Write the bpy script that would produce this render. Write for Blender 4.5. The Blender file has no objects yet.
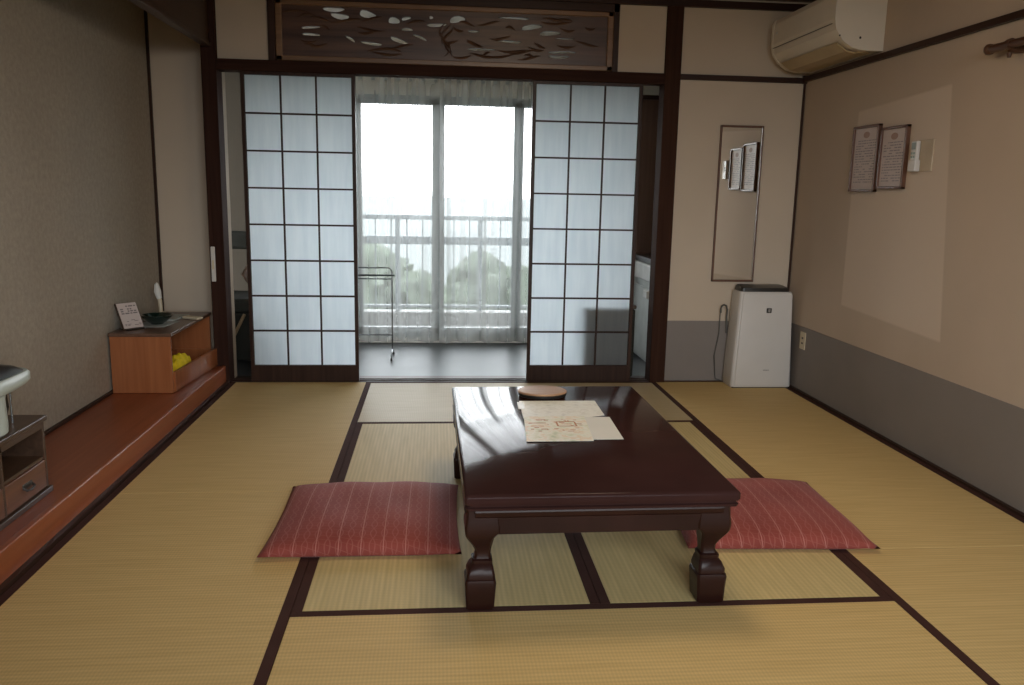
import bpy, bmesh, math, random
from mathutils import Vector, Matrix
random.seed(7)
C = bpy.context.scene.collection
PI = math.pi
YE = 2.69      # face of the shoji wall
XR = 2.496     # right wall
XA = -1.215    # alcove back wall
CZ = 2.20      # ceiling

# ------------------------------------------------------------------ materials
def newmat(name):
    m = bpy.data.materials.new(name); m.use_nodes = True
    nt = m.node_tree; b = nt.nodes.get('Principled BSDF')
    return m, nt, b

def ramp(nt, a, b, p0=0.3, p1=0.7):
    r = nt.nodes.new('ShaderNodeValToRGB')
    r.color_ramp.elements[0].color = (*a, 1); r.color_ramp.elements[0].position = p0
    r.color_ramp.elements[1].color = (*b, 1); r.color_ramp.elements[1].position = p1
    return r

def coords(nt, scale=(1, 1, 1), kind='Object'):
    tc = nt.nodes.new('ShaderNodeTexCoord'); mp = nt.nodes.new('ShaderNodeMapping')
    mp.inputs['Scale'].default_value = scale
    nt.links.new(tc.outputs[kind], mp.inputs['Vector']); return mp

def plain(name, col, rough=.5, spec=.5, metal=0, var=.12, nscale=8, bump=0, bscale=200, coat=0):
    m, nt, b = newmat(name)
    mp = coords(nt)
    n = nt.nodes.new('ShaderNodeTexNoise'); n.inputs['Scale'].default_value = nscale; n.inputs['Detail'].default_value = 4
    nt.links.new(mp.outputs[0], n.inputs['Vector'])
    lo = tuple(c*(1-var) for c in col); hi = tuple(min(1, c*(1+var)) for c in col)
    r = ramp(nt, lo, hi); nt.links.new(n.outputs['Fac'], r.inputs[0]); nt.links.new(r.outputs[0], b.inputs['Base Color'])
    b.inputs['Roughness'].default_value = rough; b.inputs['Metallic'].default_value = metal
    b.inputs['Specular IOR Level'].default_value = spec; b.inputs['Coat Weight'].default_value = coat
    if bump:
        n2 = nt.nodes.new('ShaderNodeTexNoise'); n2.inputs['Scale'].default_value = bscale; n2.inputs['Detail'].default_value = 3
        nt.links.new(mp.outputs[0], n2.inputs['Vector'])
        bp = nt.nodes.new('ShaderNodeBump'); bp.inputs['Strength'].default_value = bump; bp.inputs['Distance'].default_value = .004
        nt.links.new(n2.outputs['Fac'], bp.inputs['Height']); nt.links.new(bp.outputs[0], b.inputs['Normal'])
    return m

def wood(name, a, b_, axis='x', rough=.4, spec=.5, coat=0, g=1.0):
    m, nt, b = newmat(name)
    s = {'x': (1.2*g, 28*g, 28*g), 'y': (28*g, 1.2*g, 28*g), 'z': (28*g, 28*g, 1.2*g)}[axis]
    mp = coords(nt, s)
    n = nt.nodes.new('ShaderNodeTexNoise'); n.inputs['Scale'].default_value = 1.5; n.inputs['Detail'].default_value = 6
    n.inputs['Distortion'].default_value = .6
    nt.links.new(mp.outputs[0], n.inputs['Vector'])
    r = ramp(nt, a, b_, .3, .72); nt.links.new(n.outputs['Fac'], r.inputs[0]); nt.links.new(r.outputs[0], b.inputs['Base Color'])
    b.inputs['Roughness'].default_value = rough; b.inputs['Specular IOR Level'].default_value = spec
    b.inputs['Coat Weight'].default_value = coat; b.inputs['Coat Roughness'].default_value = .08
    bp = nt.nodes.new('ShaderNodeBump'); bp.inputs['Strength'].default_value = .12; bp.inputs['Distance'].default_value = .001
    nt.links.new(n.outputs['Fac'], bp.inputs['Height']); nt.links.new(bp.outputs[0], b.inputs['Normal'])
    return m

def tatami_mat(name, along, col_a, col_b, rough, spec):
    """woven rush: fine ribs across 'along' plus coarser, slightly uneven rows"""
    m, nt, b = newmat(name)
    mp = coords(nt)
    w = nt.nodes.new('ShaderNodeTexWave'); w.wave_type = 'BANDS'; w.bands_direction = 'X' if along == 'y' else 'Y'
    w.inputs['Scale'].default_value = 21; w.inputs['Distortion'].default_value = .35; w.inputs['Detail'].default_value = 1
    w.inputs['Detail Scale'].default_value = 3
    w2 = nt.nodes.new('ShaderNodeTexWave'); w2.bands_direction = 'Y' if along == 'y' else 'X'
    w2.inputs['Scale'].default_value = 34; w2.inputs['Distortion'].default_value = 1.0
    n = nt.nodes.new('ShaderNodeTexNoise'); n.inputs['Scale'].default_value = 1
    n.inputs['Detail'].default_value = 5
    mp2 = coords(nt, (60, 4, 4) if along == 'y' else (4, 60, 4))
    for t in (w, w2): nt.links.new(mp.outputs[0], t.inputs['Vector'])
    nt.links.new(mp2.outputs[0], n.inputs['Vector'])
    r = ramp(nt, col_a, col_b, .25, .75); nt.links.new(n.outputs['Fac'], r.inputs[0])
    mul = nt.nodes.new('ShaderNodeMath'); mul.operation = 'MULTIPLY_ADD'; mul.inputs[1].default_value = .12; mul.inputs[2].default_value = .88
    nt.links.new(w.outputs['Fac'], mul.inputs[0])
    mul2 = nt.nodes.new('ShaderNodeMath'); mul2.operation = 'MULTIPLY_ADD'; mul2.inputs[1].default_value = .10; mul2.inputs[2].default_value = .93
    nt.links.new(w2.outputs['Fac'], mul2.inputs[0])
    mm = nt.nodes.new('ShaderNodeMath'); mm.operation = 'MULTIPLY'
    nt.links.new(mul.outputs[0], mm.inputs[0]); nt.links.new(mul2.outputs[0], mm.inputs[1])
    vm = nt.nodes.new('ShaderNodeVectorMath'); vm.operation = 'SCALE'
    nt.links.new(r.outputs[0], vm.inputs[0]); nt.links.new(mm.outputs[0], vm.inputs['Scale'])
    nt.links.new(vm.outputs[0], b.inputs['Base Color'])
    b.inputs['Roughness'].default_value = rough; b.inputs['Specular IOR Level'].default_value = spec
    bp = nt.nodes.new('ShaderNodeBump'); bp.inputs['Strength'].default_value = .25; bp.inputs['Distance'].default_value = .002
    nt.links.new(mm.outputs[0], bp.inputs['Height']); nt.links.new(bp.outputs[0], b.inputs['Normal'])
    return m

M = {}
M['tatami_y'] = tatami_mat('rush_lengthwise', 'y', (.63, .445, .185), (.74, .54, .235), .62, .25)
M['tatami_s'] = tatami_mat('rush_side', 'x', (.63, .44, .18), (.73, .53, .23), .64, .25)
M['tatami_c'] = tatami_mat('rush_centre', 'y', (.58, .45, .205), (.70, .55, .26), .58, .3)
M['tatami_x'] = tatami_mat('rush_crosswise', 'x', (.64, .44, .175), (.74, .53, .225), .62, .25)
M['tatami_pale'] = tatami_mat('rush_pale', 'x', (.51, .40, .22), (.60, .48, .28), .48, .22)
M['border'] = plain('mat_border_cloth', (.062, .028, .022), .85, .1, bump=.3, bscale=600)
M['dark_wood'] = wood('dark_stained_wood_vertical', (.026, .012, .008), (.050, .024, .015), 'z', .42, .22)
M['dark_wood_x'] = wood('dark_stained_wood_across', (.026, .012, .009), (.050, .024, .016), 'x', .42, .22)
M['dark_wood_y'] = wood('dark_stained_wood_deep', (.026, .012, .008), (.048, .023, .014), 'y', .42, .22)
M['post_wood'] = wood('brown_post_wood', (.034, .016, .011), (.056, .027, .018), 'z', .8, .05)
M['board_wood'] = wood('hanging_board_wood', (.040, .018, .009), (.062, .030, .015), 'y', .45)
M['ranma_wood'] = wood('carved_panel_wood', (.045, .020, .013), (.13, .066, .040), 'x', .35, g=.8)
M['ranma_frame'] = wood('carved_panel_frame_wood', (.17, .092, .045), (.25, .14, .07), 'x', .35)
M['toko_floor'] = wood('alcove_floor_lacquered', (.23, .060, .024), (.31, .088, .035), 'y', .3, .35)
M['kamachi'] = wood('alcove_sill_lacquered', (.27, .075, .026), (.36, .105, .04), 'y', .3, .3, .0)
M['cab_wood'] = wood('orange_cabinet_wood', (.30, .100, .036), (.40, .145, .056), 'z', .28, .5, .3)
M['cab_dark'] = wood('cabinet_top_wood', (.10, .055, .035), (.16, .09, .06), 'y', .3)
M['tea_wood'] = wood('tea_stand_wood', (.05, .027, .017), (.09, .05, .03), 'y', .38)
M['tea_red'] = wood('tea_stand_drawer_wood', (.13, .055, .03), (.20, .085, .045), 'y', .35)
M['ceiling'] = wood('ceiling_boards', (.13, .058, .026), (.19, .09, .045), 'y', .4)
M['lacquer'] = plain('dark_red_lacquer', (.040, .018, .016), .10, .05, coat=0, var=.2, nscale=3)
M['lacquer_leg'] = plain('dark_red_lacquer_leg', (.024, .0085, .0065), .35, .25, coat=0, var=.25, nscale=6)
M['white_wall'] = plain('veranda_plaster', (.88, .86, .80), .8, .2, var=.04, nscale=2)
M['grey_wain'] = plain('grey_wainscot_paper', (.22, .195, .178), .6, .35, var=.05, nscale=3, bump=.08, bscale=300)
M['white_plastic'] = plain('white_plastic', (.62, .60, .57), .35, .5, var=.02)
M['ac_plastic'] = plain('aged_white_plastic', (.74, .68, .58), .4, .45, var=.02)
M['ac_vent'] = plain('yellowed_louvre_plastic', (.44, .34, .19), .4, .5, var=.1)
M['dark_plastic'] = plain('dark_plastic', (.02, .018, .016), .3)
M['chrome'] = plain('chrome_tube', (.35, .37, .39), .25, .5, metal=.9, var=.03)
M['chrome_dark'] = plain('dark_metal_tube', (.08, .09, .10), .35, .5, metal=.6, var=.03)
M['alu'] = plain('grey_window_aluminium', (.34, .37, .38), .45, .5, metal=.2, var=.03)
M['concrete'] = plain('balcony_concrete', (.16, .16, .155), .8, var=.05)
M['rail_paint'] = plain('balcony_rail_paint', (.17, .19, .20), .5, var=.03)
M['veranda_floor'] = plain('veranda_vinyl_floor', (.085, .093, .097), .4, .15, .5, var=.08, nscale=3)
M['lamp_white'] = plain('pale_grey_cabinet', (.40, .43, .41), .5)
M['sink_white'] = plain('white_enamel', (.75, .76, .74), .25)
M['mint'] = plain('mint_white_plastic', (.50, .58, .55), .3, var=.03)
M['paper'] = plain('printed_paper_pale', (.74, .74, .70), .6, var=.03)
M['yellow'] = plain('yellow_cloth', (.78, .58, .01), .8, .2, var=.12, nscale=30)
M['green_glaze'] = plain('dark_green_glaze', (.008, .020, .015), .12, .6, coat=.5, var=.4, nscale=40)
M['chair_wood'] = wood('veranda_chair_wood', (.04, .022, .014), (.07, .038, .022), 'z', .4)
M['tan_wood'] = wood('tan_wood', (.22, .15, .08), (.32, .22, .12), 'z', .45)
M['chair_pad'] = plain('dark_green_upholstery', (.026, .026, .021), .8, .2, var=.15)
M['beige_plate'] = plain('beige_switch_plate', (.60, .52, .37), .4, var=.03)
M['tray_wood'] = wood('round_tray_wood', (.36, .20, .11), (.46, .27, .15), 'x', .4, g=2)
M['frame_wood'] = wood('picture_frame_wood', (.10, .045, .028), (.15, .07, .04), 'z', .4)
M['cord'] = plain('grey_cord', (.10, .10, .09), .5)
M['rod_wood'] = wood('rod_wood', (.065, .027, .014), (.10, .045, .022), 'y', .35)
M['sea'] = plain('pale_sea', (.06, .07, .068), .9, var=.06, nscale=.02)
M['leaf'] = plain('pale_leaves', (.040, .050, .036), .8, .2, var=.5, nscale=1.5, bump=.8, bscale=3)
M['bark'] = plain('bark', (.12, .09, .06), .9, .1)

# wall plaster, with a lighter slant-edged patch on the right wall
def wall_paper(name, col, patch=False, mott=None):
    m, nt, b = newmat(name)
    mp = coords(nt)
    n = nt.nodes.new('ShaderNodeTexNoise'); n.inputs['Scale'].default_value = 2.2; n.inputs['Detail'].default_value = 5
    nt.links.new(mp.outputs[0], n.inputs['Vector'])
    r = ramp(nt, tuple(c*.95 for c in col), tuple(c*1.04 for c in col)); nt.links.new(n.outputs['Fac'], r.inputs[0])
    out = r.outputs[0]
    if mott:
        n3 = nt.nodes.new('ShaderNodeTexNoise'); n3.inputs['Scale'].default_value = 42; n3.inputs['Detail'].default_value = 6
        n3.inputs['Roughness'].default_value = .7
        nt.links.new(mp.outputs[0], n3.inputs['Vector'])
        r3 = ramp(nt, (mott,)*3, (1, 1, 1), .35, .65); nt.links.new(n3.outputs['Fac'], r3.inputs[0])
        mx = nt.nodes.new('ShaderNodeMix'); mx.data_type = 'RGBA'; mx.blend_type = 'MULTIPLY'; mx.inputs[0].default_value = 1
        nt.links.new(out, mx.inputs[6]); nt.links.new(r3.outputs[0], mx.inputs[7]); out = mx.outputs[2]
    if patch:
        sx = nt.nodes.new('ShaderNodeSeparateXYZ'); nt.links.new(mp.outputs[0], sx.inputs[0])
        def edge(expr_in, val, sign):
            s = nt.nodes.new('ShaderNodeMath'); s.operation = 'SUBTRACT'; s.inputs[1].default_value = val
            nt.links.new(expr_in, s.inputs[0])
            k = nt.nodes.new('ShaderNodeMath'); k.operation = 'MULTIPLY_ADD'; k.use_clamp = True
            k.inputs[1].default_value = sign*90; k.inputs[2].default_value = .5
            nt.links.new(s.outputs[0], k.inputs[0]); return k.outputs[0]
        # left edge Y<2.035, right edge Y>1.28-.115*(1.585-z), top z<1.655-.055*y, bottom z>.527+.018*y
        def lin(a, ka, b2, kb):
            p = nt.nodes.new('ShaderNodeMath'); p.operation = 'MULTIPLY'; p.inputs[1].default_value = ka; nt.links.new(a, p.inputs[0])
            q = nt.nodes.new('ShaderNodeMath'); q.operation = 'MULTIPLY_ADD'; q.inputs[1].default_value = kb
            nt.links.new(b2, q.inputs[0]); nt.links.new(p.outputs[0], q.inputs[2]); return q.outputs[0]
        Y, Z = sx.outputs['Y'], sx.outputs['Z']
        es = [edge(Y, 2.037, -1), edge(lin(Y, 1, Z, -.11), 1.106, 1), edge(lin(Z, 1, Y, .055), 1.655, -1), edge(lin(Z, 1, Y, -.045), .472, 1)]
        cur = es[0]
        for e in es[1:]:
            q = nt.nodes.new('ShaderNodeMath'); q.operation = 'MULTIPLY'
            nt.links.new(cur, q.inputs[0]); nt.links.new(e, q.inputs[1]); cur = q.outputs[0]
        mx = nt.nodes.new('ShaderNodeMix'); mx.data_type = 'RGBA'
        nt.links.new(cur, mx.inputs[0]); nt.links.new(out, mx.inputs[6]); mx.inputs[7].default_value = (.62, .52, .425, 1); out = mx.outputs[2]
    nt.links.new(out, b.inputs['Base Color'])
    b.inputs['Roughness'].default_value = .75; b.inputs['Specular IOR Level'].default_value = .25
    n2 = nt.nodes.new('ShaderNodeTexNoise'); n2.inputs['Scale'].default_value = 180
    nt.links.new(mp.outputs[0], n2.inputs['Vector'])
    bp = nt.nodes.new('ShaderNodeBump'); bp.inputs['Strength'].default_value = .15; bp.inputs['Distance'].default_value = .002
    nt.links.new(n2.outputs['Fac'], bp.inputs['Height']); nt.links.new(bp.outputs[0], b.inputs['Normal'])
    return m
M['wall'] = wall_paper('tan_plaster', (.56, .47, .37))
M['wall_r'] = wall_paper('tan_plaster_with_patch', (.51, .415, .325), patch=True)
M['toko_wall'] = wall_paper('mottled_olive_paper', (.42, .37, .30), mott=.80)

def shoji_paper():
    m, nt, b = newmat('shoji_paper'); out = nt.nodes['Material Output']; nt.nodes.remove(b)
    mp = coords(nt, (30, 30, 3))
    n = nt.nodes.new('ShaderNodeTexNoise'); n.inputs['Scale'].default_value = 1.2; n.inputs['Detail'].default_value = 4
    nt.links.new(mp.outputs[0], n.inputs['Vector'])
    r = ramp(nt, (.80, .85, .88), (.88, .92, .94)); nt.links.new(n.outputs['Fac'], r.inputs[0])
    d = nt.nodes.new('ShaderNodeBsdfDiffuse'); t = nt.nodes.new('ShaderNodeBsdfTranslucent'); mx = nt.nodes.new('ShaderNodeMixShader')
    mx.inputs[0].default_value = .90
    nt.links.new(r.outputs[0], d.inputs[0]); nt.links.new(r.outputs[0], t.inputs[0])
    nt.links.new(d.outputs[0], mx.inputs[1]); nt.links.new(t.outputs[0], mx.inputs[2]); nt.links.new(mx.outputs[0], out.inputs[0])
    return m
M['shoji'] = shoji_paper()

def sheer():
    m, nt, b = newmat('sheer_curtain'); out = nt.nodes['Material Output']; nt.nodes.remove(b)
    tr = nt.nodes.new('ShaderNodeBsdfTransparent'); tr.inputs[0].default_value = (.965, .975, .975, 1)
    t = nt.nodes.new('ShaderNodeBsdfTranslucent'); t.inputs[0].default_value = (.90, .93, .92, 1)
    d = nt.nodes.new('ShaderNodeBsdfDiffuse'); d.inputs[0].default_value = (.86, .87, .84, 1)
    a = nt.nodes.new('ShaderNodeMixShader'); a.inputs[0].default_value = .60
    nt.links.new(t.outputs[0], a.inputs[1]); nt.links.new(d.outputs[0], a.inputs[2])
    # cloth seen edge-on covers more: thread coverage rises with the angle
    lw = nt.nodes.new('ShaderNodeLayerWeight'); lw.inputs[0].default_value = .35
    k = nt.nodes.new('ShaderNodeMath'); k.operation = 'MULTIPLY_ADD'; k.inputs[1].default_value = .75; k.inputs[2].default_value = .26; k.use_clamp = True
    nt.links.new(lw.outputs['Facing'], k.inputs[0])
    mx = nt.nodes.new('ShaderNodeMixShader')
    nt.links.new(k.outputs[0], mx.inputs[0]); nt.links.new(tr.outputs[0], mx.inputs[1]); nt.links.new(a.outputs[0], mx.inputs[2])
    nt.links.new(mx.outputs[0], out.inputs[0]); return m
M['sheer'] = sheer()

def glass():
    m, nt, b = newmat('window_glass'); out = nt.nodes['Material Output']; nt.nodes.remove(b)
    tr = nt.nodes.new('ShaderNodeBsdfTransparent'); tr.inputs[0].default_value = (.965, .97, .97, 1)
    g = nt.nodes.new('ShaderNodeBsdfGlossy'); g.inputs['Roughness'].default_value = .02
    f = nt.nodes.new('ShaderNodeFresnel'); f.inputs[0].default_value = 1.45
    mx = nt.nodes.new('ShaderNodeMixShader'); nt.links.new(f.outputs[0], mx.inputs[0])
    nt.links.new(tr.outputs[0], mx.inputs[1]); nt.links.new(g.outputs[0], mx.inputs[2]); nt.links.new(mx.outputs[0], out.inputs[0])
    return m
M['glass'] = glass()
mm, nt, b = newmat('mirror_glass'); b.inputs['Metallic'].default_value = 1; b.inputs['Roughness'].default_value = .015
b.inputs['Base Color'].default_value = (.90, .90, .87, 1)
tcn = coords(nt); nn = nt.nodes.new('ShaderNodeTexNoise'); nn.inputs['Scale'].default_value = 2
nt.links.new(tcn.outputs[0], nn.inputs['Vector']); rr = ramp(nt, (.86, .87, .83), (.92, .92, .90)); nt.links.new(nn.outputs['Fac'], rr.inputs[0]); nt.links.new(rr.outputs[0], b.inputs['Base Color'])
M['mirror'] = mm

def cushion_mat():
    m, nt, b = newmat('red_patterned_cushion_cloth')
    mp = coords(nt)
    sx = nt.nodes.new('ShaderNodeSeparateXYZ'); nt.links.new(mp.outputs[0], sx.inputs[0])
    # crossing wavy pale lines (a linked lattice) plus straight pale stripes every 7.5 cm
    def mth(op, a, b2=None, c=None, clamp=False):
        k = nt.nodes.new('ShaderNodeMath'); k.operation = op; k.use_clamp = clamp
        for i, v in enumerate((a, b2, c)):
            if v is None: continue
            if isinstance(v, (int, float)): k.inputs[i].default_value = v
            else: nt.links.new(v, k.inputs[i])
        return k.outputs[0]
    X, Y = sx.outputs['X'], sx.outputs['Y']
    def line(v, w):          # thin line where sin is near 0
        return mth('LESS_THAN', mth('ABSOLUTE', v), w)
    wob = mth('MULTIPLY', mth('SINE', mth('MULTIPLY', Y, 2*PI/.10)), .8)
    l1 = line(mth('SINE', mth('ADD', mth('MULTIPLY', X, 2*PI/.068), wob)), .17)
    l2 = line(mth('SINE', mth('SUBTRACT', mth('MULTIPLY', X, 2*PI/.068), wob)), .17)
    l3 = line(mth('SINE', mth('MULTIPLY', X, PI/.068)), .07)
    dots = mth('LESS_THAN', mth('ABSOLUTE', mth('SINE', mth('ADD', mth('MULTIPLY', Y, 2*PI/.035), mth('MULTIPLY', X, 40)))), .12)
    allm = mth('MAXIMUM', mth('MAXIMUM', mth('MULTIPLY', l1, .32), mth('MULTIPLY', l2, .32)), mth('MAXIMUM', l3, mth('MULTIPLY', dots, .3)))
    n = nt.nodes.new('ShaderNodeTexNoise'); n.inputs['Scale'].default_value = 5; n.inputs['Detail'].default_value = 4
    nt.links.new(mp.outputs[0], n.inputs['Vector'])
    r = ramp(nt, (.22, .044, .034), (.30, .068, .052)); nt.links.new(n.outputs['Fac'], r.inputs[0])
    mx = nt.nodes.new('ShaderNodeMix'); mx.data_type = 'RGBA'
    nt.links.new(mth('MULTIPLY', allm, .42), mx.inputs[0]); nt.links.new(r.outputs[0], mx.inputs[6]); mx.inputs[7].default_value = (.62, .32, .27, 1)
    nt.links.new(mx.outputs[2], b.inputs['Base Color'])
    b.inputs['Roughness'].default_value = .75; b.inputs['Specular IOR Level'].default_value = .2; b.inputs['Sheen Weight'].default_value = .12
    b.inputs['Sheen Tint'].default_value = (1, .6, .6, 1)
    n2 = nt.nodes.new('ShaderNodeTexNoise'); n2.inputs['Scale'].default_value = 160
    nt.links.new(mp.outputs[0], n2.inputs['Vector'])
    bp = nt.nodes.new('ShaderNodeBump'); bp.inputs['Strength'].default_value = .3; bp.inputs['Distance'].default_value = .002
    nt.links.new(n2.outputs['Fac'], bp.inputs['Height']); nt.links.new(bp.outputs[0], b.inputs['Normal'])
    return m
M['cushion'] = cushion_mat()

def map_mat(name, bright):
    m, nt, b = newmat(name); mp = coords(nt)
    n = nt.nodes.new('ShaderNodeTexNoise'); n.inputs['Scale'].default_value = 22; n.inputs['Detail'].default_value = 5
    nt.links.new(mp.outputs[0], n.inputs['Vector'])
    r = nt.nodes.new('ShaderNodeValToRGB'); e = r.color_ramp.elements
    cols = [(.30, (.52, .60, .44)), (.40, (.74, .74, .58)), (.50, (.86, .85, .76)), (.60, (.80, .66, .48)), (.66, (.86, .85, .76))] if bright else \
           [(.30, (.62, .62, .58)), (.40, (.80, .80, .74)), (.5, (.86, .86, .80)), (.62, (.74, .73, .66)), (.66, (.86, .85, .80))]
    e[0].position, e[0].color = cols[0][0], (*cols[0][1], 1); e[1].position, e[1].color = cols[-1][0], (*cols[-1][1], 1)
    for p_, c_ in cols[1:-1]:
        q = r.color_ramp.elements.new(p_); q.color = (*c_, 1)
    nt.links.new(n.outputs['Fac'], r.inputs[0]); nt.links.new(r.outputs[0], b.inputs['Base Color'])
    b.inputs['Roughness'].default_value = .4
    return m
M['map'] = map_mat('illustrated_map_print', True); M['map_pale'] = map_mat('pale_map_print', False)

# ------------------------------------------------------------------ mesh helpers
def B(): return bmesh.new()

def box(bm, x0, x1, y0, y1, z0, z1, bev=0, seg=2, rot=None):
    t = bmesh.new(); bmesh.ops.create_cube(t, size=1)
    c = Vector(((x0+x1)/2, (y0+y1)/2, (z0+z1)/2))
    for v in t.verts: v.co = Vector((v.co.x*(x1-x0), v.co.y*(y1-y0), v.co.z*(z1-z0)))
    if bev: bmesh.ops.bevel(t, geom=t.edges[:], offset=bev, segments=seg, affect='EDGES', profile=.5)
    for v in t.verts:
        if rot is not None: v.co = rot @ v.co
        v.co += c
    merge(bm, t); return bm

def merge(bm, t):
    me = bpy.data.meshes.new('tmp'); t.to_mesh(me); t.free(); bm.from_mesh(me); bpy.data.meshes.remove(me)

def tube(bm, pts, r, n=10, caps=True):
    pts = [Vector(p) for p in pts]; rings = []
    for i, p in enumerate(pts):
        d = (pts[min(i+1, len(pts)-1)] - pts[max(i-1, 0)]).normalized()
        up = Vector((0, 0, 1)) if abs(d.z) < .95 else Vector((0, 1, 0))
        a = d.cross(up).normalized(); b2 = d.cross(a)
        rr_ = r[i] if isinstance(r, (list, tuple)) else r
        rings.append([bm.verts.new(p + a*math.cos(2*PI*k/n)*rr_ + b2*math.sin(2*PI*k/n)*rr_) for k in range(n)])
    for i in range(len(rings)-1):
        for k in range(n):
            bm.faces.new((rings[i][k], rings[i][(k+1) % n], rings[i+1][(k+1) % n], rings[i+1][k]))
    if caps: bm.faces.new(rings[0][::-1]); bm.faces.new(rings[-1])
    return bm

def lathe(bm, prof, c=(0, 0, 0), n=32, sx=1, sy=1):
    rings = []
    for (r, z) in prof:
        if r < 1e-5: rings.append([bm.verts.new((c[0], c[1], c[2]+z))])
        else: rings.append([bm.verts.new((c[0]+r*sx*math.cos(2*PI*k/n), c[1]+r*sy*math.sin(2*PI*k/n), c[2]+z)) for k in range(n)])
    for i in range(len(rings)-1):
        a, b2 = rings[i], rings[i+1]
        for k in range(n):
            k2 = (k+1) % n
            if len(a) == 1 and len(b2) == 1: continue
            if len(a) == 1: bm.faces.new((a[0], b2[k2], b2[k]))
            elif len(b2) == 1: bm.faces.new((a[k], a[k2], b2[0]))
            else: bm.faces.new((a[k], a[k2], b2[k2], b2[k]))
    return bm

def prism(bm, poly, axis, a, b2):
    """extrude polygon (2-D points) along axis from a to b2; 'y' poly=(x,z); 'x' poly=(y,z); 'z' poly=(x,y)"""
    def P(p, t): return {'y': (p[0], t, p[1]), 'x': (t, p[0], p[1]), 'z': (p[0], p[1], t)}[axis]
    A = [bm.verts.new(P(p, a)) for p in poly]; D = [bm.verts.new(P(p, b2)) for p in poly]
    n = len(poly)
    bm.faces.new(A); bm.faces.new(D[::-1])
    for i in range(n): bm.faces.new((A[i], A[(i+1) % n], D[(i+1) % n], D[i]))
    return bm

def loft(bm, secs):
    """secs: list of closed loops (lists of 3-D points) of equal length"""
    R = [[bm.verts.new(p) for p in s] for s in secs]; n = len(R[0])
    for i in range(len(R)-1):
        for k in range(n): bm.faces.new((R[i][k], R[i][(k+1) % n], R[i+1][(k+1) % n], R[i+1][k]))
    bm.faces.new(R[0][::-1]); bm.faces.new(R[-1]); return bm

def smooth(bm, on=True):
    for f in bm.faces: f.smooth = on
    return bm

def obj(name, bm, mat, parent=None, sm=False, loc=None, rot=None):
    bmesh.ops.recalc_face_normals(bm, faces=bm.faces[:])
    if sm: smooth(bm)
    me = bpy.data.meshes.new(name); bm.to_mesh(me); bm.free()
    me.materials.append(M[mat] if isinstance(mat, str) else mat)
    o = bpy.data.objects.new(name, me); C.objects.link(o)
    if sm:
        try: me.set_sharp_from_angle(angle=math.radians(35))
        except Exception: pass
    if parent is not None: o.parent = parent
    if loc is not None: o.location = loc
    if rot is not None: o.rotation_euler = rot
    return o

def thing(name, label, cat, loc=(0, 0, 0), rz=0, group=None):
    o = bpy.data.objects.new(name, None); C.objects.link(o)
    o.empty_display_size = .05
    o.location = loc; o.rotation_euler = (0, 0, rz); o['label'] = label; o['category'] = cat
    if group: o['group'] = group
    return o

def tag(o, label, cat, group=None, kind=None):
    o['label'] = label; o['category'] = cat
    if group: o['group'] = group
    if kind: o['kind'] = kind
    return o

def struct(name, bm, mat, parent=None, sm=False):
    o = obj(name, bm, mat, parent, sm)
    if parent is None: o['kind'] = 'structure'
    return o

def sbox(name, mat, *a, bev=0):
    return struct(name, box(B(), *a, bev=bev), mat)

# ------------------------------------------------------------------ room shell
sbox('floor', 'dark_wood_y', -1.3, XR+.1, -3.0, 2.80, -.12, -.025)
sbox('ceiling', 'ceiling', -1.3, XR+.1, -3.0, 2.76, CZ, CZ+.06)
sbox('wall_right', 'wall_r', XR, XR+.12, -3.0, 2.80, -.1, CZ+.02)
sbox('wall_alcove', 'toko_wall', XA-.1, XA, -.9, 2.95, -.02, CZ)
sbox('wall_left', 'wall', -.96, -.86, -3.0, -.85, -.1, CZ)
sbox('wall_alcove_end', 'wall', XA, -.872, 2.84, 2.92, -.02, CZ)
sbox('wall_alcove_near', 'wall', XA-.1, -.96, -.95, -.88, -.02, CZ)
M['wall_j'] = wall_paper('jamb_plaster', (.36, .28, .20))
# far wall pieces round the shoji opening
sbox('wall_back_right', 'wall', 1.75, XR, YE, YE+.09, -.1, CZ)
sbox('wall_back_upper_left', 'wall', -.80, -.515, YE, YE+.06, 1.787, CZ)
sbox('wall_back_upper_right', 'wall', 1.384, 1.662, YE, YE+.06, 1.787, CZ)
# wall behind the camera with an unseen window added to let in fill light
wf = box(B(), -.96, -.1, -3.0, -2.9, -.1, CZ)
box(wf, 2.3, XR, -3.0, -2.9, -.1, CZ); box(wf, -.1, 2.3, -3.0, -2.9, -.1, .45); box(wf, -.1, 2.3, -3.0, -2.9, 2.15, CZ)
struct('wall_front', wf, 'wall')
wb = B()
for x0, x1 in ((-.1, -.05), (1.07, 1.13), (2.25, 2.3)): box(wb, x0, x1, -2.97, -2.93, .45, 2.15)
for z0, z1 in ((.45, .5), (2.10, 2.15)): box(wb, -.1, 2.3, -2.97, -2.93, z0, z1)
w2 = struct('window_added_fill', wb, 'alu')
obj('pane', box(B(), -.05, 2.25, -2.953, -2.947, .5, 2.10), 'glass', w2)

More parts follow.
